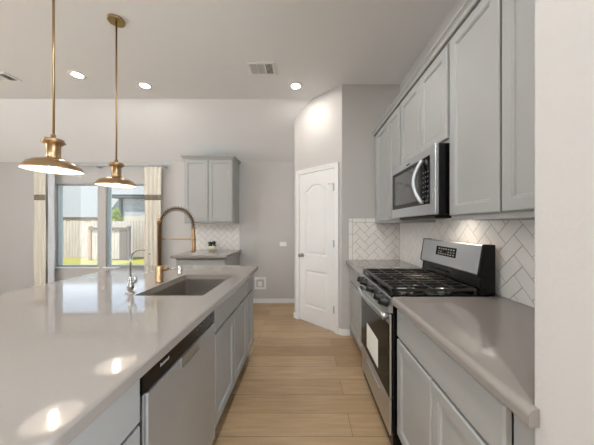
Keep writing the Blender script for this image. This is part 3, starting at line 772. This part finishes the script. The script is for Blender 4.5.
# ------------------------------------------------------------------ curtains
RYc, RZc = 4.17, 2.325
t = thing('curtain_rod', 'grey metal curtain rod above the windows', 'curtain rod', (-3.43, RYc, RZc))
build('rod', MB().tube([(-4.62, RYc, RZc), (-2.30, RYc, RZc)], .013, 12), 'vinyl', t)
for x in (-4.62, -2.30): build('finial', MB().lathe([(.013,-.02),(.02,-.012),(.024,0),(.02,.012),(0,.022)], (x, RYc, RZc), 14, (1 if x > -3 else -1, 0, 0)), 'vinyl', t)
for x in (-4.53, -3.49, -2.36): build('bracket', MB().box(x-.008, x+.008, RYc-.01, YB, RZc-.02, RZc+.02), 'vinyl', t)
def drape(x0, x1, label, m='drape', band=True, name='curtain', folds=4, y=RYc, amp=.017, zt=RZc-.016, ph=0):
    zb = .02
    t = thing(name, label, 'curtain', ((x0+x1)/2, y, zb))
    def sheet(z0, z1, off, nz=10):
        mb = MB(); n = folds*12; ls = []
        for j in range(nz+1):
            z = z0+(z1-z0)*j/nz; fl = 1+.25*(1-(z-zb)/(zt-zb)); row = []
            for i in range(n+1):
                f = i/n; x = (x0+x1)/2+(f-.5)*(x1-x0)*(.85+.15*fl)
                row.append(Vector((x, y+amp*fl*.8*math.sin(2*PI*folds*f+ph)+.006*math.sin(5*z+9*f)-off, z)))
            ls.append(row)
        vs = [v for r_ in ls for v in r_]; n1 = n+1
        mb.add(vs, [(j*n1+i, j*n1+i+1, (j+1)*n1+i+1, (j+1)*n1+i) for j in range(nz) for i in range(n)], True); return mb
    c = build('cloth', sheet(zb, zt, 0, 24), m, t); s = c.modifiers.new('weave', 'SOLIDIFY'); s.thickness = .003
    if band:
        for za, zb_ in ((1.752, 1.842),):
            b = build('band', sheet(za, zb_, .004, 4), 'band', t); s = b.modifiers.new('weave', 'SOLIDIFY'); s.thickness = .003
    return t
drape(-2.675, -2.395, 'cream drape with a taupe band, right of the windows')
drape(-4.52, -4.32, 'cream drape with a taupe band, left of the windows', folds=3)
drape(-4.32, -4.205, 'white sheer curtain gathered beside the left cream drape', m='sheer', band=False, name='sheer_curtain', folds=3, y=RYc+.03, amp=.02)

# ------------------------------------------------------------------ outside
GZ = -.15
struct('ground', MB().box(-60, 30, YB+.14, 70, GZ-.1, GZ), 'lawn', label='sunlit lawn outside the windows', cat='lawn')
def fence(x0, x1, y, zt, label, m='fence', pw_=.14):
    t = thing('fence', label, 'fence', ((x0+x1)/2, y, GZ))
    mb = MB(); x = x0; k = 0
    while x < x1-.02:
        h = zt+random.uniform(-.025, .025); b = min(x+pw_-.008, x1); c = .03
        mb.prism([(x, GZ), (b, GZ), (b, h-c), (b-c, h), (x+c, h), (x, h-c)], lambda p, q, s: Vector((p, s, q)), y-.01, y+.01); x += pw_; k += 1
    build('pickets', mb, m, t)
    for z in (GZ+.25, zt-.3): build('rail', MB().box(x0, x1, y+.01, y+.05, z, z+.09), m, t)
    return t
fence(-16.0, -4.0, 11.5, 1.56, 'weathered grey picket fence across the back of the lawn')
gt = thing('garden_gate', 'brown wooden gate with cedar posts in front of the grey fence', 'gate', (-8.45, 10.7, GZ))
def XX(x, y): return (x-305)*y/250
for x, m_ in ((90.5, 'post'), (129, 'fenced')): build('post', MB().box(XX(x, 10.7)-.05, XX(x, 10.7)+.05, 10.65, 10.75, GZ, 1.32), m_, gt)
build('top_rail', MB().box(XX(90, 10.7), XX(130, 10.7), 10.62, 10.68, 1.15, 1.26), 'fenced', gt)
mb = MB(); x = XX(92, 10.7)
while x < XX(128, 10.7)-.1: mb.box(x, x+.132, 10.69, 10.715, GZ+.06, 1.24); x += .14
build('boards', mb, 'fence', gt)
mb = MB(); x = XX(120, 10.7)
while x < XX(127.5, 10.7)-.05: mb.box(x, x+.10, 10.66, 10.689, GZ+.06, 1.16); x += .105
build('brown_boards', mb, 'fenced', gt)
# house with hip roof and brick wall
t = thing('brick_house', 'neighbouring grey brick house seen through the right window', 'house', (-8, 18, GZ))
build('wall', MB().box(-11.7, -3.5, 16, 22, 1.95, 3.2), 'brick', t)
build('lower_wall', MB().box(-11.72, -3.48, 15.98, 22, GZ, 1.95), 'siding', t)
build('fascia', MB().box(-12.15, -3.1, 15.5, 22.4, 3.08, 3.27), 'fascia', t)
rv = [(-12.2,15.45,3.27),(-3.05,15.45,3.27),(-3.05,22.45,3.27),(-12.2,22.45,3.27),(-8.6,19.0,5.75),(-6.6,19.0,5.75)]
build('roof', MB().add(rv, [(0,1,5,4),(1,2,5),(2,3,4,5),(3,0,4),(3,2,1,0)]), 'roof', t)
build('downspout', MB().box(-11.78, -11.66, 15.86, 15.98, GZ, 3.1), 'fascia', t)
t = thing('shingled_house', 'neighbouring house with a broad blue-grey roof seen through the left window', 'house', (-30, 31, GZ))
build('wall', MB().box(-42, -22.9, 28.6, 38, GZ, 2.1), 'siding', t)
build('fascia', MB().box(-42.5, -22.4, 28, 38.5, 2.05, 2.3), 'brown', t)
rv = [(-42.6,27.9,2.3),(-22.3,27.9,2.3),(-22.3,38.6,2.3),(-42.6,38.6,2.3),(-37,33.2,8.2),(-22.3,33.2,8.2)]
build('roof', MB().add(rv, [(0,1,5,4),(1,2,5),(2,3,4,5),(3,0,4),(3,2,1,0)]), 'roof', t)
for x in (-30.5, -29.2): build('roof_vent', MB().lathe([(.12,0),(.12,.6),(.0,.62)], (x, 29.6, 4.0), 10), 'fascia', t)
t = thing('shrub', 'yellow-green shrub growing between the fence and brick house', 'shrub', (-10.05, 13.3, GZ))
build('stem', MB().tube([(-10.05, 13.3, GZ), (-10.03, 13.3, .6), (-10.1, 13.3, 1.6)], [.05, .04, .015], 8), 'bark', t)
lf = MB()
for k in range(900):
    a = random.uniform(0, 2*PI); b = math.acos(random.uniform(-1, 1)); rr = random.uniform(.5, 1)**.4
    c = Vector((-10.05+.30*rr*math.sin(b)*math.cos(a), 13.3+.3*rr*math.sin(b)*math.sin(a), 1.35+.95*rr*math.cos(b)))
    u_ = Vector((random.gauss(0,1), random.gauss(0,1), random.gauss(0,1))).normalized(); v_ = u_.orthogonal().normalized()
    lf.add([c-u_*.05, c+v_*.025, c+u_*.05, c-v_*.025], [(0,1,2,3)])
build('foliage', lf, 'leaf', t, merge=False)
